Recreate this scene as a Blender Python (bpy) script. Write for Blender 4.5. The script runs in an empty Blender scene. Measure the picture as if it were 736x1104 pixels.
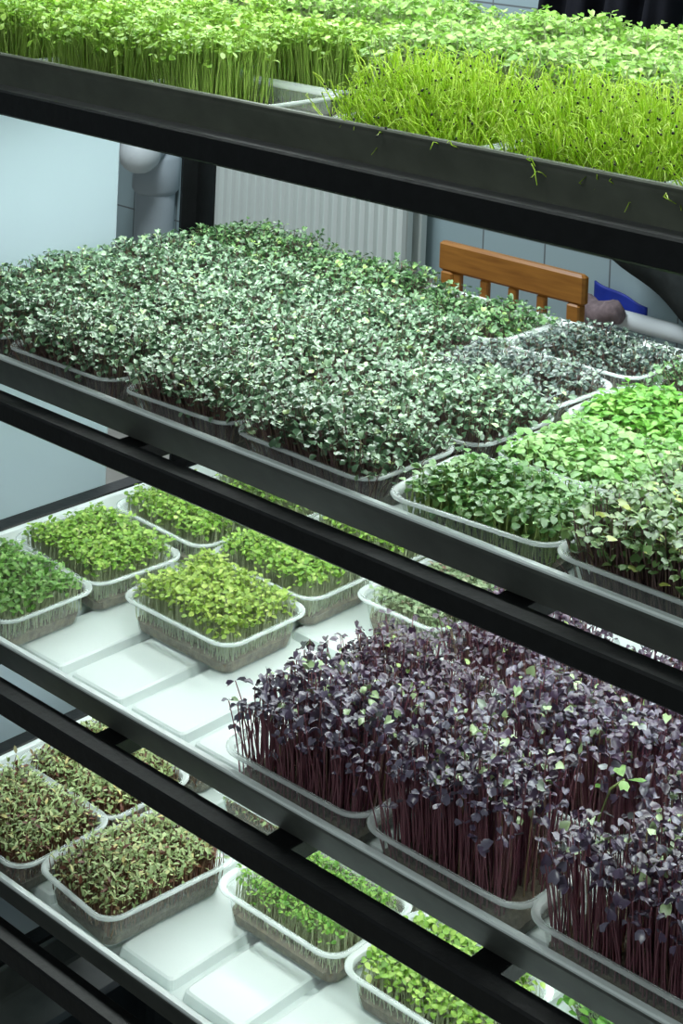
import bpy, math, random
import numpy as np
from mathutils import Matrix, Vector

C = bpy.context.scene.collection
sc = bpy.context.scene
S = 1.12            # metres per survey unit (distance camera - rack front)
HC = 1.80           # camera height
PI = math.pi

# ------------------------------------------------------------------ camera
cam = bpy.data.cameras.new('camera'); camo = bpy.data.objects.new('camera', cam); C.objects.link(camo)
cam.sensor_width = 36.0; cam.sensor_fit = 'AUTO'
cam.lens = 1841.8 * 36.0 / 1104.0
cam.shift_x = -31.1 / 1104.0
cam.shift_y = -740.3 / 1104.0
cam.clip_start = 0.05; cam.clip_end = 50
camo.matrix_world = (Matrix.Translation((0, -S, HC)) @ Matrix.Rotation(math.radians(41.375), 4, 'Z')
                     @ Matrix.Rotation(math.radians(90), 4, 'X') @ Matrix.Rotation(math.atan(0.042), 4, 'Z'))
sc.camera = camo

# ------------------------------------------------------------------ world, exposure
w = bpy.data.worlds.new('world'); sc.world = w; w.use_nodes = True
w.node_tree.nodes['Background'].inputs[0].default_value = (0.50, 0.60, 0.63, 1)
w.node_tree.nodes['Background'].inputs[1].default_value = 0.22
sc.view_settings.view_transform = 'Standard'
sc.view_settings.look = 'None'
sc.view_settings.gamma = 1.0
sc.view_settings.use_curve_mapping = False
sc.view_settings.exposure = 0.0
sc.cycles.use_denoising = True
sc.cycles.max_bounces = 8
sc.cycles.transparent_max_bounces = 24
sc.cycles.caustics_reflective = False
sc.cycles.caustics_refractive = False

# ------------------------------------------------------------------ levels (survey units -> metres)
def X(x): return x * S
def Y(y): return (y - 1.0) * S
LIPZ = {1: HC - .233 * S, 2: HC - .519 * S, 3: HC - .783 * S, 4: HC - 1.0 * S}
LIPZ[5] = LIPZ[4] - .30
LIPZ[0] = LIPZ[1] + .32
SK = {k: .0400 for k in range(6)}; SK[1] = .0505      # skirt height of the pans
FLOOR_DROP = {1: .0470, 2: .0285, 3: .0285, 4: .0285, 5: .0285}   # lip down to the surface the tubs stand on
XL, XR = X(-1.503), X(-.42)     # pan ends
YB = .585                      # pan back

# LED strip light of every level, hung below the shelf above it
LEDY = {0: (.035, .22, .40), 1: (.135, .30, .44), 2: (.135, .30, .44), 3: (.135, .30, .44)}
LED = {1: 2.7, 2: 2.9, 3: 1.45, 4: 1.2}
def led_lamp(level, y, power):
    l = bpy.data.lights.new('led_light', 'AREA'); o = bpy.data.objects.new('led_light', l); C.objects.link(o)
    l.shape = 'RECTANGLE'; l.size = (XR - XL) - .03; l.size_y = .03; l.energy = power
    l.color = (.90, 1.0, .97)
    o.location = ((XL + XR) / 2, y, LIPZ[level - 1] - SK[level - 1] - .0345)
    return o
for lv, p in LED.items():
    for y in LEDY[lv - 1]: led_lamp(lv, y, p)

# unseen fill light, added behind the rack to brighten the tiled wall
l = bpy.data.lights.new('room_fill_light', 'AREA'); o = bpy.data.objects.new('room_fill_light', l); C.objects.link(o)
l.size = .6; l.energy = 44; l.color = (.90, .97, 1.0); o.location = (-2.9, 1.45, 2.65); o.rotation_euler = (math.radians(25), 0, 0)

# second added fill light, above and behind the camera, brightens the front stems
l = bpy.data.lights.new('room_fill_light', 'AREA'); o = bpy.data.objects.new('room_fill_light', l); C.objects.link(o)
l.size = .8; l.energy = 18; l.color = (.92, 1.0, .98); o.location = (-.5, -1.9, 2.6); o.rotation_euler = (math.radians(42), 0, math.radians(-5))

# ------------------------------------------------------------------ materials
def mat(name):
    m = bpy.data.materials.new(name); m.use_nodes = True
    nt = m.node_tree; b = nt.nodes['Principled BSDF']
    return m, nt, b
def ramp(nt, stops):
    r = nt.nodes.new('ShaderNodeValToRGB'); e = r.color_ramp.elements
    while len(e) < len(stops): e.new(.5)
    for k, (p, c) in enumerate(stops):
        e[k].position = p; e[k].color = (*c, 1)
    return r
def plain(name, col, rough=.5, metal=0, spec=.5, noise=0, nscale=60, bump=0):
    m, nt, b = mat(name)
    b.inputs['Base Color'].default_value = (*col, 1); b.inputs['Roughness'].default_value = rough
    b.inputs['Metallic'].default_value = metal; b.inputs['Specular IOR Level'].default_value = spec
    if noise or bump:
        tc = nt.nodes.new('ShaderNodeTexCoord'); n = nt.nodes.new('ShaderNodeTexNoise')
        n.inputs['Scale'].default_value = nscale; n.inputs['Detail'].default_value = 5
        nt.links.new(tc.outputs['Object'], n.inputs['Vector'])
        if noise:
            r = ramp(nt, [(.3, tuple(c * (1 - noise) for c in col)), (.7, tuple(min(1, c * (1 + noise)) for c in col))])
            nt.links.new(n.outputs['Fac'], r.inputs['Fac']); nt.links.new(r.outputs['Color'], b.inputs['Base Color'])
        if bump:
            bp = nt.nodes.new('ShaderNodeBump'); bp.inputs['Strength'].default_value = bump; bp.inputs['Distance'].default_value = .002
            nt.links.new(n.outputs['Fac'], bp.inputs['Height']); nt.links.new(bp.outputs['Normal'], b.inputs['Normal'])
    return m
def leafmat(name, stops, rough=.4, spec=.5, trans=.3, tcol=None):
    """leaf: colour varies from leaf to leaf, light passes through"""
    m, nt, b = mat(name)
    g = nt.nodes.new('ShaderNodeNewGeometry'); r = ramp(nt, stops)
    nt.links.new(g.outputs['Random Per Island'], r.inputs['Fac'])
    nt.links.new(r.outputs['Color'], b.inputs['Base Color'])
    b.inputs['Roughness'].default_value = rough; b.inputs['Specular IOR Level'].default_value = spec
    t = nt.nodes.new('ShaderNodeBsdfTranslucent'); mx = nt.nodes.new('ShaderNodeMixShader'); mx.inputs[0].default_value = trans
    if tcol: t.inputs['Color'].default_value = (*tcol, 1)
    else: nt.links.new(r.outputs['Color'], t.inputs['Color'])
    nt.links.new(b.outputs[0], mx.inputs[1]); nt.links.new(t.outputs[0], mx.inputs[2])
    nt.links.new(mx.outputs[0], nt.nodes['Material Output'].inputs['Surface'])
    return m
def clear(name, fac, col=(.82, .88, .86)):
    m, nt, b = mat(name)
    b.inputs['Base Color'].default_value = (*col, 1); b.inputs['Roughness'].default_value = .18
    b.inputs['Specular IOR Level'].default_value = .7
    t = nt.nodes.new('ShaderNodeBsdfTransparent'); t.inputs['Color'].default_value = (.97, .99, .98, 1)
    mx = nt.nodes.new('ShaderNodeMixShader'); mx.inputs[0].default_value = fac
    nt.links.new(t.outputs[0], mx.inputs[1]); nt.links.new(b.outputs[0], mx.inputs[2])
    nt.links.new(mx.outputs[0], nt.nodes['Material Output'].inputs['Surface'])
    return m

M = {}
M['tub'] = clear('clear_plastic', .14)
M['tub_rim'] = clear('clear_plastic_rim', .33, (.86, .92, .91))
M['black'] = plain('black_paint', (.004, .0045, .005), .42, 0, .3, .3, 90, .25)
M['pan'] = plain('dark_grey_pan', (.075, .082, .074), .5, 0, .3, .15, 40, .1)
M['pan_top'] = plain('dark_grey_pan_lit', (.085, .092, .075), .5, 0, .3, .15, 40, .1)  # pan grey lightened, bounce light on the top skirt put into the colour
M['white'] = plain('white_plastic', (.64, .70, .685), .30, 0, .5, .03, 6, 0)
M['led'] = plain('led_housing', (.5, .5, .5), .5)
m, nt, b = mat('led_diffuser'); b.inputs['Emission Color'].default_value = (.9, 1, .97, 1); b.inputs['Emission Strength'].default_value = 3; M['led_on'] = m
M['soil'] = plain('growing_mat', (.10, .085, .06), .9, 0, .2, .45, 140, .9)
M['soil_light'] = plain('pale_growing_mat', (.16, .13, .09), .9, 0, .2, .4, 140, .9)
M['pipe'] = plain('grey_pipe', (.36, .42, .46), .4)
M['white_pipe'] = plain('white_pipe', (.62, .68, .70), .4)
M['radiator'] = plain('radiator_enamel', (.62, .68, .66), .4)
M['panel'] = plain('cabinet_enamel', (.41, .51, .56), .35, 0, .4, .02, 3)
M['cloth_black'] = plain('black_cloth', (.008, .009, .014), .9, 0, .2, .2, 30, .3)
M['cloth_dark'] = plain('dark_grey_cloth', (.035, .042, .042), .9, 0, .2, .2, 30, .3)
M['cloth_pink'] = plain('dusty_pink_cloth', (.22, .17, .18), .9, 0, .2, .3, 60, .4)
M['blue'] = plain('blue_cloth', (.01, .03, .30), .55, 0, .4, .2, 20)
M['crate'] = plain('dark_crate_plastic', (.03, .04, .045), .5, 0, .4, .15, 40)
m, nt, b = mat('orange_wood')
tc = nt.nodes.new('ShaderNodeTexCoord'); mp = nt.nodes.new('ShaderNodeMapping'); mp.inputs['Scale'].default_value = (3, 30, 30)
n = nt.nodes.new('ShaderNodeTexNoise'); n.inputs['Scale'].default_value = 3; n.inputs['Detail'].default_value = 6
r = ramp(nt, [(.3, (.26, .10, .015)), (.7, (.42, .18, .03))])
nt.links.new(tc.outputs['Object'], mp.inputs[0]); nt.links.new(mp.outputs[0], n.inputs['Vector']); nt.links.new(n.outputs['Fac'], r.inputs[0])
nt.links.new(r.outputs[0], b.inputs['Base Color']); b.inputs['Roughness'].default_value = .4; M['wood'] = m
m, nt, b = mat('wall_tile')
tc = nt.nodes.new('ShaderNodeTexCoord'); mp = nt.nodes.new('ShaderNodeMapping'); mp.inputs['Rotation'].default_value = (-PI / 2, 0, 0); mp.inputs['Location'].default_value = (.145, .06, 0)
bk = nt.nodes.new('ShaderNodeTexBrick'); bk.offset = 0.0
bk.inputs['Color1'].default_value = (.31, .41, .44, 1); bk.inputs['Color2'].default_value = (.33, .435, .465, 1); bk.inputs['Mortar'].default_value = (.14, .16, .17, 1)
bk.inputs['Scale'].default_value = 1; bk.inputs['Mortar Size'].default_value = .0025; bk.inputs['Brick Width'].default_value = .2; bk.inputs['Row Height'].default_value = .2
nt.links.new(tc.outputs['Object'], mp.inputs[0]); nt.links.new(mp.outputs[0], bk.inputs['Vector']); nt.links.new(bk.outputs['Color'], b.inputs['Base Color'])
b.inputs['Roughness'].default_value = .3; M['tile'] = m
M['floor'] = plain('floor_tile', (.40, .39, .36), .5, 0, .4, .2, 8)

# species: leaf ramp, stem colour
L, T = {}, {}
L['kale'] = leafmat('kale_leaf', [(0, (.030, .078, .032)), (.4, (.08, .165, .08)), (.75, (.16, .265, .15)), (.94, (.22, .34, .19)), (1, (.30, .42, .14))], .28, .9, .15)
L['kale_back'] = leafmat('deep_green_leaf', [(0, (.035, .09, .03)), (.5, (.085, .19, .07)), (.9, (.15, .28, .10)), (1, (.28, .42, .10))], .36, .7, .18)
L['grey'] = leafmat('grey_leaf', [(0, (.028, .045, .042)), (.5, (.07, .105, .09)), (1, (.17, .24, .17))], .28, .8, .12)
L['bright'] = leafmat('bright_leaf', [(0, (.10, .27, .04)), (.5, (.18, .38, .085)), (1, (.32, .50, .18))], .36, .7, .3)
L['lime'] = leafmat('lime_leaf', [(0, (.09, .28, .03)), (.6, (.15, .37, .05)), (1, (.26, .48, .10))], .38, .6, .3)
L['mid'] = leafmat('mid_green_leaf', [(0, (.045, .14, .028)), (.5, (.10, .25, .055)), (1, (.20, .35, .11))], .36, .7, .25)
L['mixed'] = leafmat('mixed_leaf', [(0, (.05, .08, .03)), (.3, (.09, .19, .05)), (.65, (.16, .29, .09)), (.92, (.26, .38, .13)), (1, (.42, .48, .08))], .36, .8, .2)
L['small'] = leafmat('small_green_leaf', [(0, (.13, .29, .03)), (.5, (.24, .43, .06)), (.9, (.36, .54, .10)), (1, (.55, .66, .22))], .4, .5, .3)
L['yellow'] = leafmat('yellow_green_leaf', [(0, (.16, .29, .03)), (.5, (.29, .44, .06)), (1, (.48, .60, .14))], .4, .5, .3)
L['deepsmall'] = leafmat('fresh_green_leaf', [(0, (.08, .21, .03)), (.5, (.15, .33, .06)), (1, (.28, .47, .13))], .4, .5, .25)
L['pale'] = leafmat('pale_leaf', [(0, (.14, .22, .10)), (.5, (.26, .36, .19)), (.85, (.36, .45, .27)), (1, (.25, .14, .12))], .45, .5, .2)
L['beet'] = leafmat('amaranth_leaf', [(0, (.08, .015, .01)), (.13, (.17, .06, .03)), (.20, (.17, .25, .08)), (.6, (.32, .42, .18)), (.9, (.46, .54, .26)), (1, (.60, .50, .20))], .42, .5, .2)
L['cress'] = leafmat('cress_leaf', [(0, (.08, .24, .02)), (.5, (.16, .36, .05)), (1, (.32, .52, .10))], .42, .5, .3)
L['purple'] = leafmat('purple_leaf', [(0, (.022, .010, .026)), (.35, (.055, .026, .060)), (.65, (.10, .075, .13)), (.895, (.18, .18, .23)), (.91, (.22, .34, .14)), (1, (.42, .56, .28))], .30, .9, .08)
L['purple_back'] = leafmat('wine_leaf', [(0, (.020, .007, .022)), (.5, (.048, .019, .048)), (.85, (.09, .055, .095)), (.945, (.15, .13, .17)), (.955, (.28, .42, .12)), (1, (.42, .58, .2))], .32, .8, .08)
L['sprout_top'] = leafmat('yellow_cress_leaf', [(0, (.15, .33, .02)), (.5, (.26, .46, .04)), (.85, (.38, .58, .10)), (1, (.50, .66, .28))], .36, .6, .32)
L['sprout_pale'] = leafmat('pale_top_leaf', [(0, (.17, .37, .04)), (.5, (.27, .47, .08)), (1, (.42, .60, .20))], .38, .6, .3)
T['white'] = leafmat('white_stem', [(0, (.40, .46, .26)), (1, (.58, .62, .42))], .4, .5, .25)
T['green'] = leafmat('green_stem', [(0, (.22, .34, .08)), (1, (.38, .48, .16))], .4, .5, .25)
T['lime'] = leafmat('lime_stem', [(0, (.28, .46, .06)), (1, (.46, .62, .16))], .4, .5, .3)
T['brown'] = leafmat('brown_stem', [(0, (.16, .09, .09)), (.6, (.28, .18, .17)), (1, (.38, .32, .20))], .4, .5, .5)
T['wine'] = leafmat('wine_stem', [(0, (.22, .08, .12)), (.5, (.36, .15, .20)), (.85, (.44, .25, .25)), (1, (.46, .38, .22))], .35, .6, .5)
T['red'] = leafmat('red_stem', [(0, (.14, .04, .03)), (1, (.26, .16, .08))], .4, .5, .2)
T['chive'] = leafmat('chive_stem', [(0, (.40, .60, .04)), (.6, (.56, .76, .08)), (1, (.70, .84, .22))], .35, .5, .62)
M['seed'] = plain('black_seed', (.012, .012, .012), .6)

# ------------------------------------------------------------------ mesh helpers
class MB:
    def __init__(s): s.v = []; s.f = []; s.m = []
    def add(s, vs, fs, mi=0):
        o = len(s.v); s.v += [tuple(v) for v in vs]; s.f += [tuple(i + o for i in f) for f in fs]; s.m += [mi] * len(fs)
    def box(s, x0, x1, y0, y1, z0, z1, mi=0, bev=0.0):
        if bev <= 0:
            vs = [(x, y, z) for z in (z0, z1) for y in (y0, y1) for x in (x0, x1)]
            s.add(vs, [(0, 2, 3, 1), (4, 5, 7, 6), (0, 1, 5, 4), (2, 6, 7, 3), (0, 4, 6, 2), (1, 3, 7, 5)], mi); return
        b = min(bev, (x1 - x0) / 2.2, (y1 - y0) / 2.2, (z1 - z0) / 2.2)
        loops = []
        for z, i in ((z0, b), (z0 + b, 0), (z1 - b, 0), (z1, b)):
            a0, a1, c0, c1 = x0 + i, x1 - i, y0 + i, y1 - i
            loops.append([(a0 + b, c0, z), (a1 - b, c0, z), (a1, c0 + b, z), (a1, c1 - b, z), (a1 - b, c1, z), (a0 + b, c1, z), (a0, c1 - b, z), (a0, c0 + b, z)])
        s.loft(loops, mi, True, True)
    def loft(s, loops, mi=0, cap0=False, cap1=False, closed=True):
        n = len(loops[0]); vs = [p for l in loops for p in l]; fs = []
        for k in range(len(loops) - 1):
            for i in range(n if closed else n - 1):
                j = (i + 1) % n; fs.append((k * n + i, k * n + j, (k + 1) * n + j, (k + 1) * n + i))
        if cap0: fs.append(tuple(range(n))[::-1])
        if cap1: fs.append(tuple((len(loops) - 1) * n + i for i in range(n)))
        s.add(vs, fs, mi)
    def tube(s, pts, r, n=10, mi=0, caps=True):
        loops = []; P = [Vector(p) for p in pts]
        rr = r if isinstance(r, (list, tuple)) else [r] * len(P)
        up = Vector((0, 0, 1))
        for k, p in enumerate(P):
            t = (P[min(k + 1, len(P) - 1)] - P[max(k - 1, 0)]).normalized()
            u = up if abs(t.dot(up)) < .95 else Vector((1, 0, 0))
            a = t.cross(u).normalized(); b = t.cross(a).normalized()
            loops.append([tuple(p + (a * math.cos(2 * PI * i / n) + b * math.sin(2 * PI * i / n)) * rr[k]) for i in range(n)])
        s.loft(loops, mi, caps, caps)
    def build(s, name, m, parent=None, smooth=False, loc=None):
        me = bpy.data.meshes.new(name); me.from_pydata(s.v, [], s.f)
        ms = m if isinstance(m, (list, tuple)) else [m]
        for x in ms: me.materials.append(x)
        if len(ms) > 1: me.polygons.foreach_set('material_index', s.m)
        if smooth: me.polygons.foreach_set('use_smooth', [True] * len(me.polygons))
        me.update()
        o = bpy.data.objects.new(name, me); C.objects.link(o)
        if parent: o.parent = parent
        if loc: o.location = loc
        return o
def fix_normals(o):
    import bmesh
    bm = bmesh.new(); bm.from_mesh(o.data); bmesh.ops.recalc_face_normals(bm, faces=bm.faces); bm.to_mesh(o.data); bm.free(); return o
def np_mesh(name, V, F4, mats, mi=None, parent=None, smooth=True):
    """V (n,3), F4 (m,4) quads"""
    me = bpy.data.meshes.new(name); nv, nf = len(V), len(F4)
    me.vertices.add(nv); me.vertices.foreach_set('co', np.asarray(V, np.float32).ravel())
    me.loops.add(nf * 4); me.loops.foreach_set('vertex_index', np.asarray(F4, np.int32).ravel())
    me.polygons.add(nf); me.polygons.foreach_set('loop_start', np.arange(0, nf * 4, 4, dtype=np.int32))
    for x in mats: me.materials.append(x)
    if mi is not None: me.polygons.foreach_set('material_index', np.asarray(mi, np.int32))
    if smooth: me.polygons.foreach_set('use_smooth', np.ones(nf, bool))
    me.update(calc_edges=True); me.validate()
    o = bpy.data.objects.new(name, me); C.objects.link(o)
    if parent: o.parent = parent
    return o
def thing(name, label, cat, loc=(0, 0, 0), rz=0, group=None):
    o = bpy.data.objects.new(name, None); C.objects.link(o); o.empty_display_size = .02
    o.location = loc; o.rotation_euler = (0, 0, rz); o['label'] = label; o['category'] = cat
    if group: o['group'] = group
    return o
def tag(o, label, cat, group=None):
    o['label'] = label; o['category'] = cat
    if group: o['group'] = group
    return o
def struct(o): o['kind'] = 'structure'; return o
def rrect(hx, hy, r, z, n=6, ribs=None):
    pts = []
    for cx, cy, a0 in ((hx - r, hy - r, 0), (-hx + r, hy - r, PI / 2), (-hx + r, -hy + r, PI), (hx - r, -hy + r, 1.5 * PI)):
        for k in range(n + 1):
            a = a0 + PI / 2 * k / n; pts.append((cx + r * math.cos(a), cy + r * math.sin(a), z))
    return pts

# ------------------------------------------------------------------ room
WY = Y(3.25)            # back wall
b = MB(); b.box(-6.5, 3.0, WY, WY + .12, 0, 2.8); struct(b.build('wall_back', M['tile']))
b = MB(); b.box(-6.5, 3.0, -2.6, WY + .12, -.1, 0); struct(b.build('floor', M['floor']))

# ------------------------------------------------------------------ rack
rack = thing('shelving_rack', 'black angle-steel shelving rack carrying the four trays of microgreens', 'rack', ((XL + XR) / 2, YB / 2, 0))
RX, RY = (XL + XR) / 2, YB / 2
def rpart(name, bm):
    bm.v = [(x - RX, y - RY, z) for x, y, z in bm.v]
    return bm.build(name, M['black'], rack)
PX0, PX1 = X(-1.538), X(-1.5055); PXR0, PXR1 = XR + .012, XR + .047
PYB0, PYB1 = Y(1.424), Y(1.452)
def angle_post(x0, x1, y0, y1, sx, sy):
    b = MB(); t = .004
    xa = (x0, x0 + t) if sx < 0 else (x1 - t, x1); ya = (y0, y0 + t) if sy < 0 else (y1 - t, y1)
    b.box(xa[0], xa[1], y0, y1, 0, LIPZ[0] + .25); b.box(x0, x1, ya[0], ya[1], 0, LIPZ[0] + .25)
    rpart('post', b)
for (x0, x1, sx) in ((PX0, PX1, -1), (PXR0, PXR1, 1)):
    for (y0, y1, sy) in ((-.036, -.005, -1), (PYB0, PYB1, 1)):
        angle_post(x0, x1, y0, y1, sx, sy)
RAIL = {0: (-.030, -.052), 1: (-.030, -.056), 2: (-.029, -.049), 3: (-.028, -.049), 4: (-.028, -.049), 5: (-.028, -.049)}
CBX = {0: (-1.4, -1.0, -.6), 1: (-1.40, -1.0, -.6), 2: (-1.143, -.722), 3: (-1.362, -1.152, -.937, -.728), 4: (-1.36, -1.0, -.7), 5: (-1.36, -1.0, -.7)}
for lv in range(0, 6):
    z = LIPZ[lv]; zt, zb = z + RAIL[lv][0], z + RAIL[lv][1]
    b = MB(); b.box(PX0, PXR1, -.034, -.009, zb, zt, 0, .002); rpart('front_rail', b)
    b = MB(); b.box(PX0 + .005, PXR1 - .005, PYB0 - .004, PYB1 - .005, z - SK[lv] - .026, z - SK[lv] - .0005, 0, .002); rpart('rear_rail', b)
    for (x0, x1) in (((PX0 + .008, PX1 - .001) if lv != 4 else (X(-1.480), X(-1.459))), (PXR0 + .002, PXR1 - .012)):
        b = MB(); b.box(x0, x1, -.009, YB, z - .030, z - .0005, 0, .002); rpart('end_rail', b)
    for cx in CBX[lv]:
        b = MB(); b.box(X(cx) - .015, X(cx) + .015, (-.010 if lv > 1 else .034), PYB0 - .003, z - SK[lv] - .0185, z - SK[lv] - .0005, 0, .001); rpart('crossbar', b)
    if lv in (0, 1, 2, 3):                                    # LED battens hung under each lit shelf
        for k, y in enumerate(LEDY[lv]):
            t = thing('led_batten', ['front', 'middle', 'rear'][k] + ' LED batten light under the ' + ['shelf above the picture', 'top shelf', 'second shelf', 'third shelf'][lv],
                      'light', ((XL + XR) / 2, y, z - SK[lv] - .019), 0, 'LED battens under the shelves')
            hl = (XR - XL) / 2 - .012
            bz = -.0145
            b = MB(); b.box(-hl, hl, -.016, .016, bz + .007, 0, 0, .002); b.build('housing', M['led'], t)
            b = MB(); b.box(-hl + .01, hl - .01, -.012, .012, bz, bz + .0075, 0, .002); b.build('diffuser', M['led_on'], t)

# ------------------------------------------------------------------ trays
def make_tray(lv, label, pads, xoff=0.0, XL=XL):
    z = LIPZ[lv]; dep = FLOOR_DROP[lv]; sk = SK[lv]
    t = thing('shelf_tray', label, 'tray', (0, 0, 0), 0, 'long trays lying on the rack')
    cx, cy = (XL + XR) / 2, YB / 2; hx, hy = (XR - XL) / 2, YB / 2
    t.location = (cx, cy, z)
    def loop(i, zz, r): return rrect(hx - i, hy - i, max(r - i, .004), zz, 5)
    b = MB()      # outer dark pan, a flared skirt
    b.loft([loop(.042, -sk, .03), loop(.0235, -sk, .03), loop(.0185, -sk + .0015, .03), loop(.0025, -.008, .03), loop(.0012, -.0035, .03), loop(.0030, -.0038, .03)], 0, True)
    fix_normals(b.build('pan_skirt', M['pan'] if lv != 1 else M['pan_top'], t))
    b = MB()      # white liner: lip, inner wall, floor
    fl = -dep - .0100 if pads else -dep
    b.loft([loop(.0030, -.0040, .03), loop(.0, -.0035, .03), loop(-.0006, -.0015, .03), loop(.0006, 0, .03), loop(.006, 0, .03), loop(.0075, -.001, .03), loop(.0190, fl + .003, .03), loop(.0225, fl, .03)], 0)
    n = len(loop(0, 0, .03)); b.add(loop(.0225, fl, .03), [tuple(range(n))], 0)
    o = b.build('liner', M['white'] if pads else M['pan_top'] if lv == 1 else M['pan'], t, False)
    if pads:
        p = .0847 * S; g = .013; x0 = X(-1.178 + xoff)
        b = MB()
        k0 = math.ceil((XL + .03 - x0 + p) / p); 
        for k in range(-8, 14):
            xa = x0 + (k - 1) * p + g; xb = x0 + k * p
            if xa < XL + .022 or xb > XR - .022: continue
            for (ya, yb) in ((.046, Y(1.243)), (Y(1.243) + g, YB - .040)):
                lo = []
                for zz, i in ((fl, 0), (fl + .0085, .0020), (fl + .0100, .0045)):
                    r = .006
                    lo.append([(px + (xa + xb) / 2 - cx, py + (ya + yb) / 2 - cy, q) for px, py, q in rrect((xb - xa) / 2 - i, (yb - ya) / 2 - i, r, zz, 3)])
                b.loft(lo, 0, False, True)
        b.build('raised_pads', M['white'], t)
    return t
make_tray(1, 'deep dark tray on the top shelf holding tall sprouts and chives', False)
make_tray(2, 'white-lined tray on the second shelf under the grey-green kale sprouts', True)
make_tray(3, 'white padded tray on the third shelf between light green tubs and purple sprouts', True)
make_tray(4, 'white padded tray on the lowest lit shelf under the red-green sprouts', True, -.0, X(-1.457))
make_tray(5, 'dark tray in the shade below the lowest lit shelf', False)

# ------------------------------------------------------------------ tubs
TL, TW, TH = .160 * S, .1205 * S, .040
def tub_meshes(hx, hy):
    r = .026
    N = 6
    def base(i, z): return rrect(hx - i, hy - i, max(r - i * .7, .006), z, N)
    def dense(i, z, rib=0.0):
        """resample the outline to many points; every other point pushed in to make the ribs"""
        P = np.array(base(i, z)); Q = np.vstack([P, P[:1]]); d = np.r_[0, np.cumsum(np.linalg.norm(np.diff(Q, axis=0), axis=1))]
        n = 168; s = np.linspace(0, d[-1], n, endpoint=False)
        R = np.stack([np.interp(s, d, Q[:, k]) for k in range(3)], 1)
        if rib:
            k = np.arange(n) % 4; a = np.where((k == 1) | (k == 2), rib, 0.0)
            c = R[:, :2]; ln = np.linalg.norm(c, axis=1, keepdims=True); R[:, :2] = c * (1 - a[:, None] / ln)
        return [tuple(p) for p in R]
    b = MB()
    b.loft([dense(.0175, .0), dense(.0150, .0015, .0006), dense(.0140, .004, .0016), dense(.0090, TH - .007, .0016), dense(.0080, TH - .005)], 0, True)
    body = b
    rm = MB()
    rm.loft([dense(.0080, TH - .005), dense(.0070, TH - .0028), dense(.0012, TH - .0032), dense(.0004, TH - .0032), dense(.0, TH - .0026), dense(.0, TH - .0008), dense(.0012, TH), dense(.0030, TH), dense(.0046, TH - .0012), dense(.0058, TH - .0012),
             dense(.0072, TH - .0016), dense(.0085, TH - .006)], 0)
    return body, rm
def to_mesh(b, name, m):
    me = bpy.data.meshes.new(name); me.from_pydata(b.v, [], b.f); me.materials.append(m); me.polygons.foreach_set('use_smooth', [True] * len(me.polygons)); me.update(); return me
_b, _r = tub_meshes(TL / 2, TW / 2)
TUB_ME, RIM_ME = to_mesh(_b, 'tub', M['tub']), to_mesh(_r, 'rim', M['tub_rim'])
def soil_mesh(seed, m, h=.014):
    rng = np.random.default_rng(seed); loops = []
    hx, hy = TL / 2, TW / 2
    i0, i1 = .0165, .0165 - .006 * h / .03
    b = MB()
    la = rrect(hx - i0 - .001, hy - i0 - .001, .012, .0015, 5); lb = rrect(hx - i1 - .001, hy - i1 - .001, .013, h - .002, 5)
    lb = [(x, y, z + rng.uniform(-.002, .0015)) for x, y, z in lb]
    rings = [la, lb]
    for q in (.9, .7, .45, .2):
        rings.append([(x * q, y * q, h + rng.uniform(-.0015, .002)) for x, y, z in lb])
    b.loft(rings, 0, True, True)
    me = bpy.data.meshes.new('growing_mat'); me.from_pydata(b.v, [], b.f); me.materials.append(m); me.update(); return me
SOIL = [soil_mesh(k, M['soil']) for k in range(3)]; SOIL_L = [soil_mesh(k + 9, M['soil_light']) for k in range(3)]

# ------------------------------------------------------------------ sprouts
SHAPES = {  # row positions for the sides, for the midrib, half widths
    'heart': ([0, .30, .68, 1.0], [0, .28, .58, .80], [.08, .62, 1.0, .60]),
    'oval': ([0, .30, .68, .96], [0, .32, .70, 1.0], [.10, .82, .86, .22]),
    'lance': ([0, .30, .62, .96], [0, .32, .66, 1.0], [.16, .90, .80, .10]),
}
def leaves(rng, P, az, el, ln, wd, shape, cup, droop, pet):
    """P (n,3) leaf bases -> 12 vertices, 6 quads a leaf"""
    n = len(P); vs, vm, hw = (np.array(a) for a in SHAPES[shape])
    t = np.stack([np.cos(el) * np.cos(az), np.cos(el) * np.sin(az), np.sin(el)], 1)
    s0 = np.stack([-np.sin(az), np.cos(az), np.zeros(n)], 1)
    n0 = np.cross(t, s0); ro = rng.normal(0, .30, n)[:, None]
    s = s0 * np.cos(ro) + n0 * np.sin(ro); nn = np.cross(t, s)
    V = np.zeros((n, 4, 3, 3)); L_ = ln[:, None]; W_ = wd[:, None]
    cu = (cup * rng.uniform(.4, 1.5, n))[:, None]; dr = (droop * rng.uniform(.2, 1.8, n))[:, None]
    for k in range(4):
        for j, u in enumerate((-1, 0, 1)):
            v = vm[k] if u == 0 else vs[k]
            V[:, k, j] = P + t * (pet * L_ + v * L_) + s * (u * hw[k] * W_ / 2) + nn * (cu * W_ * (abs(u) * hw[k]) - dr * L_ * v * v)
    q = np.array([[k * 3 + j, k * 3 + j + 1, (k + 1) * 3 + j + 1, (k + 1) * 3 + j] for k in range(3) for j in range(2)])
    F = (q[None] + (np.arange(n) * 12)[:, None, None]).reshape(-1, 4)
    return V.reshape(-1, 3), F
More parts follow.
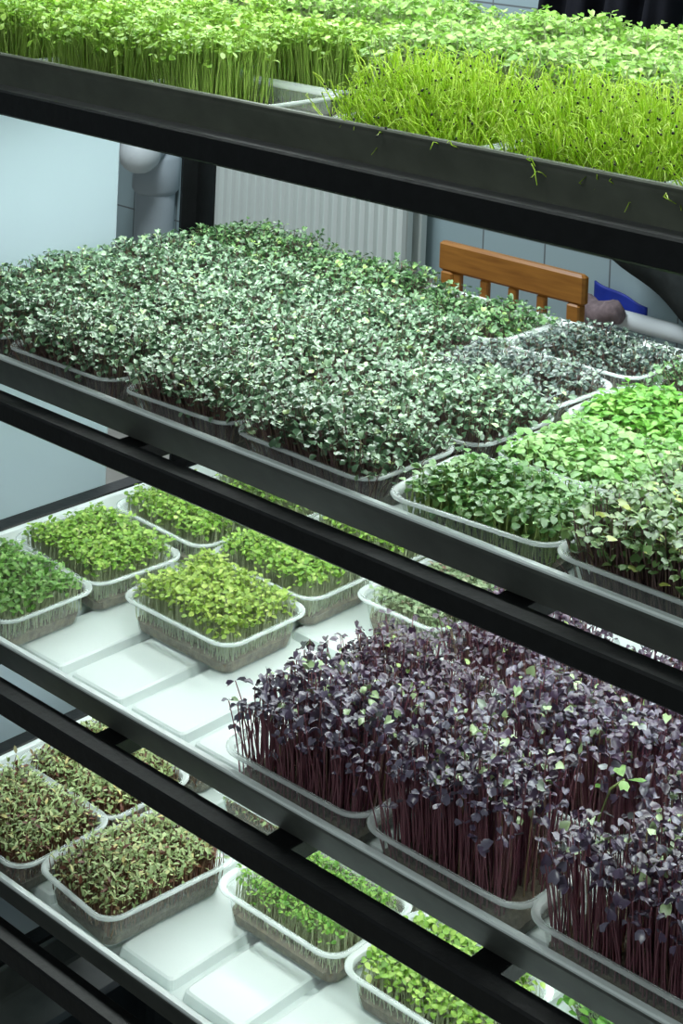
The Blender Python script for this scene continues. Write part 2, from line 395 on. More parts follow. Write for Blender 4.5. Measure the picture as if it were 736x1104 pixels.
def stems(rng, A, B_, bend, r, seg=4):
    n = len(A); mid = (A + B_) / 2 + np.c_[rng.normal(0, 1, (n, 2)) * bend, np.zeros(n)]
    mid[:, :2] = mid[:, :2] * .5 + .5 * (A[:, :2] * .75 + B_[:, :2] * .25) + np.c_[rng.normal(0, 1, (n, 2)) * bend * .5]
    V = np.zeros((n, seg, 3, 3))
    a3 = rng.uniform(0, 6.28, n)
    for k in range(seg):
        u = k / (seg - 1); p = A * (1 - u) ** 2 + mid * 2 * u * (1 - u) + B_ * u * u
        rr = r * (1.1 - .35 * u)
        for j in range(3):
            V[:, k, j] = p + np.stack([np.cos(a3 + j * 2.094), np.sin(a3 + j * 2.094), np.zeros(n)], 1) * np.reshape(rr, (-1, 1))
    q = np.array([[k * 3 + j, k * 3 + (j + 1) % 3, (k + 1) * 3 + (j + 1) % 3, (k + 1) * 3 + j] for k in range(seg - 1) for j in range(3)])
    F = (q[None] + (np.arange(n) * seg * 3)[:, None, None]).reshape(-1, 4)
    return V.reshape(-1, 3), F
def bumpy(rng, x, y, sc_):
    out = np.zeros_like(x)
    for k in range(5):
        a = rng.uniform(0, 6.28); f = rng.uniform(.5, 1.6) * 6.28 / sc_
        out += np.sin((x * math.cos(a) + y * math.sin(a)) * f + rng.uniform(0, 6.28))
    return out / 2.6
# n sprouts, top height above the rim (m), its spread, bumps, leaf length/width, shape, elevation mean/sd, cup, droop, edge lean, stem radius, stem bend, leaf, stem
SP = {
    'kale':        dict(n=1150, H=.020, sd=.007, bp=.004, ll=.0064, lw=.0066, shape='heart', el=(.10, .52), cup=.24, droop=.30, lean=.016, r=.0007, bend=.004, leaf='kale', stem='brown', mat='soil'),
    'kale_back':   dict(n=1150, H=.026, sd=.007, bp=.005, ll=.0066, lw=.0066, shape='heart', el=(.15, .52), cup=.24, droop=.3, lean=.018, r=.0007, bend=.004, leaf='kale_back', stem='brown', mat='soil'),
    'grey':        dict(n=850, H=.006, sd=.005, bp=.003, ll=.0060, lw=.0056, shape='heart', el=(.15, .42), cup=.24, droop=.3, lean=.006, r=.0007, bend=.003, leaf='grey', stem='brown', mat='soil'),
    'bright':      dict(n=800, H=.006, sd=.004, bp=.003, ll=.0088, lw=.0080, shape='oval', el=(.08, .28), cup=.10, droop=.25, lean=.008, r=.0008, bend=.003, leaf='bright', stem='green', mat='soil'),
    'lime':        dict(n=800, H=.003, sd=.004, bp=.003, ll=.0088, lw=.0080, shape='oval', el=(.12, .30), cup=.10, droop=.25, lean=.008, r=.0008, bend=.003, leaf='lime', stem='green', mat='soil'),
    'mid':         dict(n=760, H=.006, sd=.005, bp=.003, ll=.0080, lw=.0072, shape='oval', el=(.12, .34), cup=.12, droop=.25, lean=.0, r=.0008, bend=.003, leaf='mid', stem='green', mat='soil'),
    'mixed':       dict(n=820, H=.025, sd=.008, bp=.004, ll=.0082, lw=.0078, shape='heart', el=(.15, .42), cup=.15, droop=.22, lean=.012, r=.0008, bend=.004, leaf='mixed', stem='brown', mat='soil'),
    'small':       dict(n=1250, H=.012, sd=.004, bp=.003, ll=.0058, lw=.0052, shape='oval', el=(.12, .35), cup=.12, droop=.2, lean=.002, r=.0006, bend=.003, leaf='small', stem='white', mat='soil_light'),
    'yellow':      dict(n=1250, H=.014, sd=.005, bp=.004, ll=.0056, lw=.0054, shape='oval', el=(.12, .38), cup=.12, droop=.2, lean=.002, r=.0006, bend=.003, leaf='yellow', stem='white', mat='soil_light'),
    'deepsmall':   dict(n=800, H=.010, sd=.004, bp=.003, ll=.0066, lw=.0056, shape='oval', el=(.2, .35), cup=.12, droop=.2, lean=.000, r=.0006, bend=.003, leaf='deepsmall', stem='white', mat='soil_light'),
    'pale':        dict(n=620, H=.002, sd=.004, bp=.002, ll=.0070, lw=.0060, shape='heart', el=(.2, .4), cup=.12, droop=.2, lean=-.004, r=.0006, bend=.003, leaf='pale', stem='white', mat='soil_light'),
    'beet':        dict(n=1300, H=.007, sd=.005, bp=.004, ll=.0074, lw=.0034, shape='lance', el=(.35, .45), cup=.12, droop=.3, lean=.002, r=.0007, bend=.003, leaf='beet', stem='red', mat='soil'),
    'cress':       dict(n=900, H=.006, sd=.004, bp=.003, ll=.0048, lw=.0036, shape='oval', el=(.25, .45), cup=.12, droop=.3, lean=-.003, r=.0005, bend=.004, leaf='cress', stem='white', mat='soil_light'),
    'cress_big':   dict(n=680, H=.006, sd=.004, bp=.003, ll=.0066, lw=.0060, shape='oval', el=(.18, .40), cup=.12, droop=.25, lean=-.002, r=.0006, bend=.004, leaf='small', stem='white', mat='soil_light'),
    'purple':      dict(n=520, H=.056, sd=.010, bp=.006, ll=.0080, lw=.0078, shape='heart', el=(.0, .62), cup=.28, droop=.4, lean=.010, r=.00085, bend=.005, leaf='purple', stem='wine', mat='soil'),
    'purple_back': dict(n=680, H=.050, sd=.009, bp=.005, ll=.0068, lw=.0062, shape='heart', el=(.05, .55), cup=.28, droop=.4, lean=.012, r=.0008, bend=.004, leaf='purple_back', stem='wine', mat='soil'),
    'sprout_top':  dict(n=900, H=.046, sd=.008, bp=.006, ll=.0072, lw=.0060, shape='oval', el=(.15, .42), cup=.12, droop=.25, lean=.010, r=.0007, bend=.006, leaf='sprout_top', stem='lime', mat='soil_light'),
    'sprout_pale': dict(n=950, H=.056, sd=.008, bp=.006, ll=.0078, lw=.0076, shape='heart', el=(.10, .42), cup=.14, droop=.25, lean=.010, r=.0007, bend=.006, leaf='sprout_pale', stem='white', mat='soil_light'),
}
def base_points(rng, n, hx, hy):
    k = math.sqrt(hx * hy * 4 / n); xs = np.arange(-hx + k / 2, hx, k); ys = np.arange(-hy + k / 2, hy, k)
    g = np.stack(np.meshgrid(xs, ys), -1).reshape(-1, 2)
    return g + rng.uniform(-.5, .5, g.shape) * k
def sprout_geo(rng, p, bp, z0, tz, solo=False):
    """stems and leaves for the base points bp"""
    n = len(bp); hx, hy = TL / 2 - .012, TW / 2 - .012
    A = np.c_[bp, np.full(n, z0)]
    ex, ey = bp[:, 0] / hx, bp[:, 1] / hy
    out = np.stack([np.sign(ex) * np.clip(np.abs(ex) - .45, 0, 1) / .55, np.sign(ey) * np.clip(np.abs(ey) - .45, 0, 1) / .55], 1)
    B_ = A.copy(); B_[:, :2] += out * p['lean'] + rng.normal(0, p['bend'] * .8, (n, 2))
    edge = np.clip(np.maximum(np.abs(ex), np.abs(ey)) - .75, 0, 1) / .25
    B_[:, 2] = tz + p['_b'](bp[:, 0], bp[:, 1]) * p['bp'] + np.clip(rng.normal(0, p['sd'], n), -3 * p['sd'], 1.6 * p['sd']) - edge * p['sd'] * rng.uniform(.4, 2.4, n)
    sV, sF = stems(rng, A, B_, p['bend'], p['r'])
    az = rng.uniform(0, 6.28, n); Ps, Az, El, Ln, Wd = [], [], [], [], []
    for k in (0, 1):
        Ps.append(B_); Az.append(az + k * PI + rng.normal(0, .35, n)); El.append(rng.normal(p['el'][0], p['el'][1], n))
        q = rng.uniform(.65, 1.3, n); Ln.append(p['ll'] * q); Wd.append(p['lw'] * q * rng.uniform(.85, 1.1, n))
    lV, lF = leaves(rng, np.vstack(Ps), np.hstack(Az), np.hstack(El), np.hstack(Ln), np.hstack(Wd), p['shape'], p['cup'], p['droop'], .16)
    return sV, sF, lV, lF
COUNT = 0
def microgreens(lv, cx, cy, kind, label, group, rot=0.0, turned=False, sx=1.0, dH=0.0, front=0, seed=None, dens=1.0, tall=1.0, mask=None):
    """cx, cy centre of the rim in survey units; turned = long side towards the wall"""
    global COUNT; COUNT += 1
    rng = np.random.default_rng(seed if seed is not None else 100 + COUNT)
    p = dict(SP[kind]); ph = np.random.default_rng(7000 + COUNT)
    par = [(ph.uniform(0, 6.28), ph.uniform(.5, 1.6) * 6.28 / .09, ph.uniform(0, 6.28)) for _ in range(5)]
    p['_b'] = lambda x, y: sum(np.sin((x * math.cos(a) + y * math.sin(a)) * f + c) for a, f, c in par) / 2.6
    t = thing('microgreens_tub', label, 'microgreens', (X(cx), Y(cy), LIPZ[lv] - FLOOR_DROP[lv] + .0003), math.radians(rot) + (PI / 2 if turned else 0), group)
    t.scale = (sx, 1, 1)
    for nm, me in (('tub', TUB_ME), ('growing_mat', (SOIL_L if p['mat'] == 'soil_light' else SOIL)[COUNT % 3])):
        o = bpy.data.objects.new(nm, me); C.objects.link(o); o.parent = t
        if nm == 'tub':
            r_ = bpy.data.objects.new('rim', RIM_ME); C.objects.link(r_); r_.parent = o
    hx, hy = TL / 2 - .0125, TW / 2 - .0125
    bp = base_points(rng, int(p['n'] * dens), hx - .0035, hy - .0035)
    if mask is not None: bp = bp[mask(bp[:, 0], bp[:, 1], rng)]
    tz = TH + (p['H'] + dH) * tall
    if front:                                                    # the sprouts along the near edge stand out one by one
        key = bp[:, 1] + .55 * -np.abs(0) - .25 * bp[:, 0] * 0
        near = np.argsort(bp[:, 1] + rng.uniform(0, .012, len(bp)))[:front]
        for i in near:
            sV, sF, lV, lF = sprout_geo(rng, p, bp[i:i + 1], .013, tz)
            st = np_mesh('sprout', sV, sF, [T[p['stem']]], None, t)
            np_mesh('leaf', lV, lF, [L[p['leaf']]], None, st)
        bp = np.delete(bp, near, 0)
    sV, sF, lV, lF = sprout_geo(rng, p, bp, .013, tz)
    so = np_mesh('sprouts', sV, sF, [T[p['stem']]], None, t); so['kind'] = 'stuff'
    lo = np_mesh('leaves', lV, lF, [L[p['leaf']]], None, so); lo['kind'] = 'stuff'
    return t
def chives(lv, cx, cy, label, group, n=1250, H=.046, seed=0):
    rng = np.random.default_rng(seed)
    t = thing('microgreens_tub', label, 'microgreens', (X(cx), Y(cy), LIPZ[lv] - FLOOR_DROP[lv] + .0003), 0, group)
    for nm, me in (('tub', TUB_ME), ('growing_mat', SOIL[0])):
        o = bpy.data.objects.new(nm, me); C.objects.link(o); o.parent = t
        if nm == 'tub':
            r_ = bpy.data.objects.new('rim', RIM_ME); C.objects.link(r_); r_.parent = o
    hx, hy = TL / 2 - .0125, TW / 2 - .0125
    bp = base_points(rng, n, hx - .0035, hy - .0035); n = len(bp)
    A = np.c_[bp, np.full(n, .013)]
    out = np.stack([np.clip(np.abs(bp[:, 0] / hx) - .3, 0, 1) * np.sign(bp[:, 0]), np.clip(np.abs(bp[:, 1] / hy) - .3, 0, 1) * np.sign(bp[:, 1])], 1)
    h = TH + H * (.30 + .70 * np.clip((bp[:, 1] + hy) / .055, 0, 1)) + np.clip(rng.normal(-.006, .014, n), -.045, .018)
    out[:, 0] = np.where(out[:, 0] < 0, -.2 * out[:, 0], out[:, 0])
    B_ = np.c_[bp + out * .024 + rng.normal(0, .015, (n, 2)), h]
    seg = 7; V = np.zeros((n, seg, 3, 3)); a3 = rng.uniform(0, 6.28, n)
    mid = (A + B_) / 2 + rng.normal(0, .011, (n, 3)); mid[:, :2] = .6 * A[:, :2] + .4 * mid[:, :2]
    hook = rng.uniform(0, 6.28, n); hl = rng.uniform(.004, .018, n) * (rng.random(n) < .85)
    tipdir = np.stack([np.cos(hook), np.sin(hook), rng.uniform(-1.1, .4, n)], 1)
    tip = B_ + tipdir * hl[:, None]
    for k in range(seg):
        if k < 5:
            u = k / 4; q = A * (1 - u) ** 2 + mid * 2 * u * (1 - u) + B_ * u * u
        else:
            u = (k - 4) / 2; q = B_ + (tip - B_) * u + np.array([0, 0, .0035 * math.sin(u * PI)])
        for j in range(3):
            V[:, k, j] = q + np.stack([np.cos(a3 + j * 2.094), np.sin(a3 + j * 2.094), .4 * np.sin(a3 + j * 2.094)], 1) * (.0006 if k < 6 else .0004)
    qd = np.array([[k * 3 + j, k * 3 + (j + 1) % 3, (k + 1) * 3 + (j + 1) % 3, (k + 1) * 3 + j] for k in range(seg - 1) for j in range(3)])
    F = (qd[None] + (np.arange(n) * seg * 3)[:, None, None]).reshape(-1, 4)
    so = np_mesh('chive_shoots', V.reshape(-1, 3), F, [T['chive']], None, t); so['kind'] = 'stuff'
    pick = np.where(rng.random(n) < .26)[0]; P = tip[pick]; m_ = len(P); r = rng.uniform(.0009, .0016, m_)[:, None]
    ring = np.array([[1, 0, 0], [0, 1, 0], [-1, 0, 0], [0, -1, 0]]); V = np.zeros((m_, 8, 3))
    for j in range(4):
        V[:, j] = P + ring[j] * r + np.array([0, 0, -.5]) * r; V[:, 4 + j] = P + ring[j] * r * .6 + np.array([0, 0, .8]) * r
    qd = np.array([[0, 1, 5, 4], [1, 2, 6, 5], [2, 3, 7, 6], [3, 0, 4, 7], [4, 5, 6, 7], [3, 2, 1, 0]])
    F = (qd[None] + (np.arange(m_) * 8)[:, None, None]).reshape(-1, 4)
    sd = np_mesh('seed_husks', V.reshape(-1, 3), F, [M['seed']], None, so); sd['kind'] = 'stuff'
    return t

G1, G2, G3, G4 = ('microgreen tubs on the top shelf', 'microgreen tubs on the second shelf', 'microgreen tubs on the third shelf', 'microgreen tubs on the lowest lit shelf')
HX, HY = .080, .0602
# ---- top shelf (front row y 1.057)
y1, y2, y3, y4 = 1.075, 1.197, 1.316, 1.439
microgreens(1, -1.405, y1, 'sprout_top', 'tall yellow-green sprouts in the front row at the left end of the top shelf', G1)
microgreens(1, -1.243, y1, 'sprout_top', 'tub of tall yellow-green sprouts on the top shelf directly left of the half-bare clear tub', G1)
chives(1, -.862, y1, 'grassy chive shoots with black seeds on the top shelf beside the half-bare clear tub', G1, seed=1)
chives(1, -.701, y1, 'tub of grassy chive shoots with black seeds in the middle of the chive row', G1, seed=2)
chives(1, -.540, y1, 'tub of grassy chive shoots with black seeds at the right edge of the top shelf', G1, seed=3)
microgreens(1, -1.087, y1, 'sprout_top', 'clear top shelf tub with a bare right end and leggy sprouts', G1, mask=lambda x, y, rng: x < -.008 + rng.normal(0, .012, len(x)))
for k, cx in enumerate((-1.42, -1.258, -1.096, -.934, -.772, -.61)):
    microgreens(1, cx, y2, ['sprout_top', 'sprout_top', 'sprout_top', 'sprout_pale', 'sprout_pale', 'sprout_pale'][k],
                ['tub of yellow-green sprouts in the second row of the top shelf at its left end', 'yellow-green sprouts in the second row of the top shelf behind the left front tub',
                 'tub of leggy sprouts behind the half-bare clear tub on the top shelf', 'tub of pale-leaved sprouts behind the first chive tub',
                 'tub of pale-leaved sprouts behind the middle chive tub', 'tub of pale-leaved sprouts behind the right chive tub'][k], G1)
for k, cx in enumerate((-1.42, -1.258, -1.096, -.934, -.772)):
    microgreens(1, cx, y3 + .02, 'sprout_pale',
                ['pale sprout tub at the left end of the back row on the top shelf', 'pale sprout tub in the back row above the radiator side of the top shelf',
                 'pale sprout tub in the back row of the top shelf, middle one', 'pale sprout tub in the back row of the top shelf below the bare wall',
                 'pale sprout tub in the back row of the top shelf below the black garment'][k], G1, dH=.004)

# ---- second shelf
microgreens(2, -1.250, 1.066, 'kale', 'front kale tub of the second shelf at the left edge of the picture', G2, 2, sx=.97)
microgreens(2, -1.092, 1.068, 'kale', 'front kale tub of the second shelf with its ribbed side showing above the lip', G2, 3, sx=.86)
microgreens(2, -.938, 1.066, 'kale', 'front kale tub of the second shelf left beside the low mid-green tub', G2, -1)
microgreens(2, -.770, 1.064, 'mid', 'low mid-green leaf tub at the front lip of the second shelf', G2, 5, sx=.97)
microgreens(2, -.613, 1.066, 'mixed', 'tub of mixed pale and dark leaves at the right front of the second shelf', G2, 0)
microgreens(2, -1.416, 1.07, 'kale', 'kale tub at the far left of the front row on the second shelf', G2)
for k, cx in enumerate((-1.415, -1.250, -1.088)):
    microgreens(2, cx, 1.190, 'kale', ['kale tub in the second row at the left end of the second shelf', 'kale tub in the second row behind the left front kale tub',
                                       'kale tub in the second row behind the ribbed front kale tub'][k], G2, dH=-.001)
microgreens(2, -.925, 1.190, 'kale', 'kale tub in the second row beside the bright green tubs, behind the front kale', G2, -1, dH=-.002)
microgreens(2, -.759, 1.189, 'bright', 'bright green round-leaved tub behind the low mid-green tub', G2, 2, turned=False)
microgreens(2, -.626, 1.200, 'mixed', 'dark and green leaved tub at the right edge behind the mixed front tub', G2, -2, dH=-.006)
for k, cx in enumerate((-1.42, -1.262, -1.104)):
    microgreens(2, cx, 1.311, 'kale', ['kale tub in the third row at the left end of the second shelf', 'kale tub in the third row of the second shelf, in the middle of the mass',
                                       'kale tub in the third row of the second shelf left of the grey-leaved tub'][k], G2, dH=-.003)
microgreens(2, -.940, 1.304, 'grey', 'short grey-purple leaved tub with a white rim in front of the chair', G2, -3)
microgreens(2, -.775, 1.312, 'lime', 'lime green leaf tub behind the bright green one near the right edge', G2, 2)
for k, cx in enumerate((-1.418, -1.255, -1.093)):
    microgreens(2, cx, 1.433, 'kale_back', ['dark green tub in the back row by the white cabinet and pipe', 'dark green tub in the back row in front of the radiator',
                                            'dark green tub in the back row in front of the wooden chair'][k], G2, dH=(-.012, -.014, -.027)[k])
microgreens(2, -.935, 1.436, 'grey', 'short grey-leaved tub in the back row of the second shelf by the white tray edge', G2, 2, dH=-.004)
microgreens(2, -.762, 1.436, 'kale_back', 'tall dark-leaved tub in the back row at the right edge of the second shelf', G2, 0, dH=-.016)

# ---- third shelf
microgreens(3, -1.386, 1.066, 'deepsmall', 'tub of fresh green leaves at the left front of the third shelf', G3)
microgreens(3, -1.386, 1.186, 'small', 'tub of light green leaves behind the left front tub, against the rack end', G3, -4)
microgreens(3, -1.207, 1.187, 'yellow', 'yellow-green tub standing alone on the white pads of the third shelf', G3, 0)
microgreens(3, -1.382, 1.322, 'small', 'light green tub in the back row at the left end of the third shelf', G3, -3)
microgreens(3, -1.219, 1.314, 'small', 'light green tub in the back row right behind the yellow-green tub', G3, 0, dH=.002)
microgreens(3, -1.068, 1.376, 'pale', 'tub of sparse pale leaves half hidden by the black rail above the purple sprouts', G3, -1, turned=True)
microgreens(3, -1.365, 1.447, 'small', 'light green tub at the very back, seen in the slit above the black rail', G3)
microgreens(3, -1.208, 1.447, 'small', 'light green tub at the very back, right of the other one in the slit', G3, 0, sx=.93)
microgreens(3, -.938, 1.068, 'purple', 'purple sprout tub at the left front with tall bare wine-red stems', G3, 1, front=70, seed=11, dH=-.006)
microgreens(3, -.781, 1.068, 'purple', 'purple sprout tub in the middle of the front lip of the third shelf', G3, 0, front=70, seed=12, mask=lambda x, y, rng: x < .053 + rng.normal(0, .008, len(x)))
microgreens(3, -.624, 1.068, 'purple', 'purple sprout tub at the bottom right corner of the picture', G3, 0, front=70, seed=13, mask=lambda x, y, rng: ~((x < -.035 + rng.normal(0, .006, len(x))) & (y > -.005)))
microgreens(3, -.945, 1.192, 'purple_back', 'wine-dark sprouts in the second row behind the left front purple tub', G3, 0, dH=-.012, mask=lambda x, y, rng: (y < .022 + rng.normal(0, .008, len(x))))
leaner = microgreens(3, -.775, 1.191, 'purple', 'purple sprout tub in the second row with a leaning green shoot', G3, 0)
b = MB(); b.tube([(.052, -.050, .013), (.056, -.054, .045), (.070, -.060, .078), (.086, -.064, .094)], [.0014, .0013, .0012, .001], 6)
st = b.build('sprout', T['green'], leaner, True); st['label'] = 'leaning pale green sprout'
rr = np.random.default_rng(5); pb = np.array([[.086, -.064, .094]] * 3 + [[.066, -.058, .074]])
lV, lF = leaves(rr, pb, np.array([.3, 2.6, -1.0, 3.4]), np.array([.2, .5, .1, .2]), np.array([.016, .013, .012, .011]), np.array([.013, .012, .010, .010]), 'heart', .2, .3, .2)
np_mesh('leaf', lV, lF, [L['bright']], None, st)
microgreens(3, -.612, 1.191, 'purple', 'purple sprout tub in the second row at the right edge', G3, 0)
microgreens(3, -.918, 1.318, 'purple_back', 'wine-dark sprout tub in the back row right of the pale tub', G3, 0, dH=-.022)
microgreens(3, -.756, 1.316, 'purple_back', 'wine-dark sprout tub in the back row near the right edge', G3, 0, dH=-.018)

# ---- lowest lit shelf
microgreens(4, -1.348, 1.066, 'beet', 'red and green leaf tub at the left edge of the lowest lit shelf', G4, 0)
microgreens(4, -1.205, 1.098, 'beet', 'red and green leaf tub with its whole ribbed right side in view', G4, -5, turned=True)
microgreens(4, -1.350, 1.176, 'beet', 'red and green leaf tub behind the left edge one on the lowest lit shelf', G4, 0)
microgreens(4, -1.353, 1.296, 'beet', 'red and green leaf tub at the back, seen in the slit over the black rail', G4, 0, dH=-.004)
microgreens(4, -1.198, 1.312, 'beet', 'sparse tub with ribbed side seen in the slit over the black rail', G4, 0, turned=True, dH=-.016, dens=.7)
microgreens(4, -1.053, 1.181, 'cress', 'low fine-leaved green tub right of the red and green tubs', G4, 0)
microgreens(4, -.893, 1.179, 'cress_big', 'low round-leaved green tub at the bottom edge of the picture', G4, 0)
microgreens(4, -1.064, 1.302, 'cress', 'fine-leaved green tub behind the low green one, seen in the slit', G4, 0)
microgreens(4, -.912, 1.312, 'cress_big', 'round-leaved green tub in the slit between two crossbars', G4, 0, turned=True)
microgreens(4, -.745, 1.294, 'lime', 'lime green tub at the right end of the lowest slit', G4, 0, dH=-.010)

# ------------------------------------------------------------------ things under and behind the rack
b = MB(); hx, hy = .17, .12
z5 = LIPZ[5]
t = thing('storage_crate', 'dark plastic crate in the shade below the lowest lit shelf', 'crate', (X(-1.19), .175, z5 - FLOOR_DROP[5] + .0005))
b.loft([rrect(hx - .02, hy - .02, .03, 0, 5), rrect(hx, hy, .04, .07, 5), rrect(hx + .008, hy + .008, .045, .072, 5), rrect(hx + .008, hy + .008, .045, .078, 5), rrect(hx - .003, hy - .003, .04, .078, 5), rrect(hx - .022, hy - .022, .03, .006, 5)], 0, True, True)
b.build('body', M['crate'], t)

# white cabinet at the rack's left end
t = thing('white_cabinet', 'tall white cabinet standing against the left end of the rack', 'cabinet', (X(-1.575) - .3, Y(1.15), 0))
yy = Y(1.361) - Y(1.15)
b = MB(); b.box(-.30, .30, -yy - .02, yy, .05, 2.1, 0, .006); b.build('body', M['panel'], t)
b = MB(); b.box(-.28, .28, -yy, yy - .02, 0, .05); b.build('plinth', M['crate'], t)
b = MB(); b.box(-.298, .298, -yy - .04, -yy - .021, .06, 2.09, 0, .006); dr = b.build('door', M['panel'], t)
b = MB(); b.tube([(.24, -yy - .042, .9), (.24, -yy - .07, .92), (.24, -yy - .07, 1.2), (.24, -yy - .042, 1.22)], .007, 8); b.build('handle', M['pipe'], dr, True)

# radiator
RYw = WY - .12
xa, xb = X(-3.26), X(-2.60)
t = thing('radiator', 'white ribbed panel radiator on the tiled wall behind the kale', 'radiator', ((xa + xb) / 2, RYw, 0))
b = MB(); hw = (xb - xa) / 2
prof = []
nr = 22
for k in range(nr):
    x = -hw + 2 * hw * k / nr; q = 2 * hw / nr
    prof += [(x, 0), (x + .35 * q, 0), (x + .5 * q, -.012), (x + .85 * q, -.012)]
prof.append((hw, 0))
b.loft([[(x, y, .35) for x, y in prof], [(x, y, .85) for x, y in prof]], 0, False, False, False)
b.box(-hw, hw, .001, .03, .34, .86, 0, .004); b.build('front_panel', M['radiator'], t)
b = MB(); b.box(-hw, hw, -.014, .09, .862, .875, 0, .003); b.build('top_grille', M['radiator'], t)
b = MB(); b.box(-hw, hw, .06, .09, .34, .86, 0, .004); b.build('rear_panel', M['radiator'], t)
for sx in (-1, 1):
    b = MB(); b.box(sx * hw * .7 - .015, sx * hw * .7 + .015, .09, .12, .4, .8); b.build('bracket', M['radiator'], t)

# drain pipe with its white cap
px = X(-3.557); py = Y(3.2)
t = thing('drain_pipe', 'grey plastic drain pipe with a collar standing against the tiled wall', 'pipe', (px, py, 0))
b = MB(); b.tube([(0, 0, 0), (0, 0, 1.1)], .062, 20); b.build('pipe', M['pipe'], t, True)
b = MB(); b.tube([(0, 0, .63), (0, 0, .645), (0, 0, .74), (0, 0, .755)], [.063, .074, .074, .063], 20); b.build('collar', M['pipe'], t, True)
b = MB()
dv = Vector((.50, -.866, 0)); sv = Vector((.866, .50, 0)); cc = Vector((.098, -.168, .785))
b.loft([[tuple(cc + dv * d + sv * (r * math.cos(2 * PI * k / 20)) + Vector((0, 0, r * math.sin(2 * PI * k / 20)))) for k in range(20)] for r, d in ((.05, -.05), (.062, -.045), (.064, -.02), (.060, .0), (.052, .022), (.036, .040), (.016, .049), (.002, .051))], 0, True, True)
b.build('end_cap', M['white_pipe'], t, True)
b = MB(); b.tube([(0, 0, .785), (.075, -.13, .785)], .048, 18); b.build('branch', M['pipe'], t, True)

# heating pipe along the wall
b = MB(); b.tube([(-.075, .055, 0), (-.075, .012, 0), (-.063, 0, 0), (1.6, 0, 0)], .022, 14)
tag(b.build('heating_pipe', M['white_pipe'], None, True, (X(-2.0), WY - .06, HC - 1.055 * S)), 'white heating pipe running low along the tiled wall', 'pipe')

# wooden chair
CY = Y(2.9); cxa, cxb = X(-2.29), X(-1.93)
t = thing('wooden_chair', 'orange wooden chair with a slatted back standing by the tiled wall', 'chair', ((cxa + cxb) / 2, CY, 0))
hw = (cxb - cxa) / 2; zt = HC - .889 * S
b = MB(); b.box(-hw - .01, hw + .01, -.012, .012, zt - .070, zt, 0, .006); b.build('top_rail', M['wood'], t)
for k in range(4):
    x = -hw + 2 * hw * (k + .55) / 4.9
    b = MB(); b.box(x - .012, x + .012, -.008, .008, .47, zt - .070, 0, .003); b.build('slat', M['wood'], t)
b = MB(); b.box(-hw, hw, -.012, .012, .44, .47, 0, .004); b.build('lower_rail', M['wood'], t)
for x in (-hw + .018, hw - .018):
    b = MB(); b.box(x - .018, x + .018, -.014, .014, 0, zt - .069, 0, .004); b.build('leg', M['wood'], t)
    b = MB(); b.box(x - .018, x + .018, -.40, -.365, 0, .42, 0, .004); b.build('leg', M['wood'], t)
b = MB(); b.box(-hw - .01, hw + .01, -.42, -.014, .42, .44, 0, .006); b.build('seat', M['wood'], t)

def cloth(name, pts_w, pts_h, f, th, m, loc, label, cat):
    b = MB(); n, k = pts_w, pts_h
    fr = [[f(i / (n - 1), j / (k - 1)) for i in range(n)] for j in range(k)]
    vs = [p for r_ in fr for p in r_] + [(p[0], p[1] + th, p[2]) for r_ in fr for p in r_]
    fs = []; N = n * k
    for j in range(k - 1):
        for i in range(n - 1):
            a = j * n + i; fs += [(a, a + 1, a + n + 1, a + n), (N + a + n, N + a + n + 1, N + a + 1, N + a)]
    for i in range(n - 1): fs += [(i + 1, i, N + i, N + i + 1), ((k - 1) * n + i, (k - 1) * n + i + 1, N + (k - 1) * n + i + 1, N + (k - 1) * n + i)]
    for j in range(k - 1): fs += [(j * n, (j + 1) * n, N + (j + 1) * n, N + j * n), ((j + 1) * n + n - 1, j * n + n - 1, N + j * n + n - 1, N + (j + 1) * n + n - 1)]
    b.add(vs, fs); return tag(b.build(name, m, None, True, loc), label, cat)

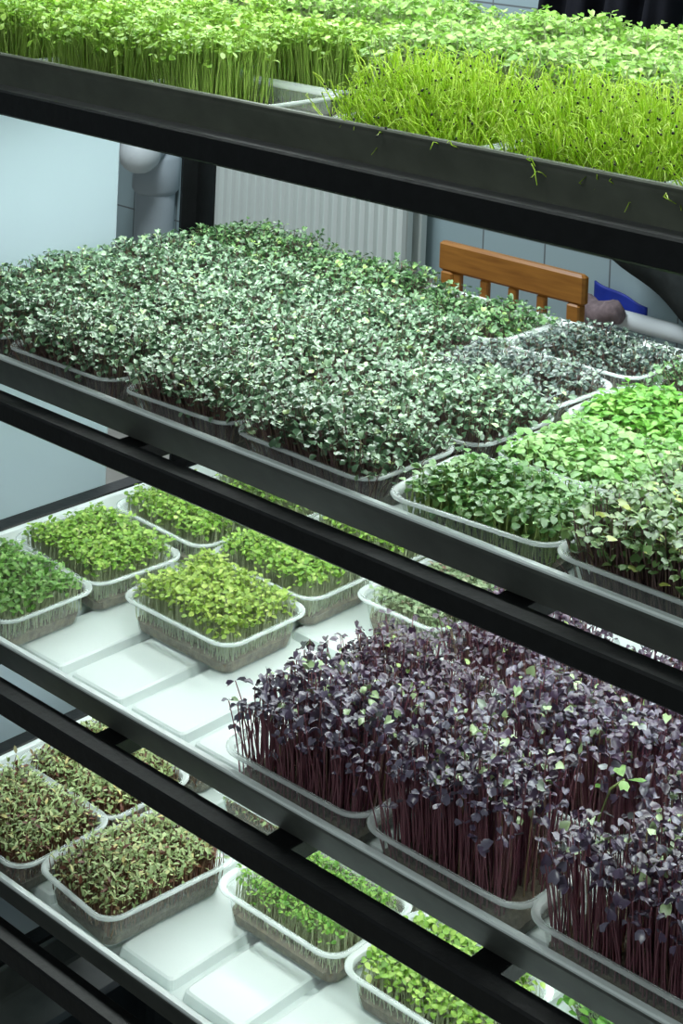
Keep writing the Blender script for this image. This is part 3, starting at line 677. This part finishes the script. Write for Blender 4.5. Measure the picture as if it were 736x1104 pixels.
# garments and rags on the wall
def coat(u, v):
    x = -.19 + .38 * u + .02 * math.sin(v * 5); return (x, -.02 * math.sin(u * 22 + v * 2) - .012 * math.sin(u * 41), .72 * (1 - v))
cloth('black_garment', 40, 14, coat, .02, M['cloth_black'], (-2.31, WY - .10, 1.20), 'black garment with soft folds hanging on the back wall above the sprouts', 'garment')
b = MB(); b.tube([(0, 0, 0), (0, -.06, 0), (0, -.065, .02)], .006, 8)
tag(b.build('wall_hook', M['pipe'], None, True, (-2.31, WY, 1.925)), 'small grey wall hook carrying the black garment', 'hook')
def flap(u, v):
    zb = .205 - .30 * u; return (-.02 + .55 * u, -.012 * math.sin(u * 16), .62 + (zb - .62) * v)
cloth('dark_cloth', 24, 8, flap, .012, M['cloth_dark'], (-2.28, WY - .125, .60), 'dark grey cloth with a slanting hem hanging below the top shelf at the right', 'cloth')
def rag(u, v):
    top = .085 * (1 - u) ** .8 + .005
    return (.155 * u, -.010 * math.sin(u * 9) - .028, top - v * (top + .004) - (.0 if v < .99 else .0))
def rag2(u, v): return (.075 + .08 * u, -.034 - .006 * math.sin(u * 7), -.03 - .055 * v)
def ragall(u, v):
    # one blue cloth: a tapering fold standing above the pipe, a square end hanging below it
    if v < .5:
        a = v / .5; top = .064 - .034 * u
        return (.155 * u, -.006 * math.sin(u * 9) - .022, top * (1 - a))
    a = (v - .5) / .5; return ((.155 * u) + (.07 * (1 - u)) * min(1, a * 3), -.022 - .004 * math.sin(u * 7), -.036 * a)
cloth('blue_cloth', 20, 17, ragall, .006, M['blue'], (-2.375, WY + .0, HC - 1.055 * S - .0), 'bright blue cloth tucked over the heating pipe beside the wooden chair', 'cloth')
def bundle(): 
    b = MB(); rng = random.Random(4); loops = []
    for k in range(9):
        a = k / 8; x = -.07 + .14 * a; r = .036 * math.sin(PI * (.08 + .84 * a)) ** .5
        loops.append([(x, r * 1.1 * math.cos(2 * PI * i / 16) * (1 + rng.uniform(-.1, .1)), r * math.sin(2 * PI * i / 16) * (1 + rng.uniform(-.14, .14)) + .01 * math.sin(a * 9)) for i in range(16)])
    b.loft(loops, 0, True, True); return b
tag(bundle().build('pink_cloth_bundle', M['cloth_pink'], None, True, (-2.315, WY - .097, .632)), 'dusty pink bundled cloth between the chair back and the blue cloth', 'cloth')
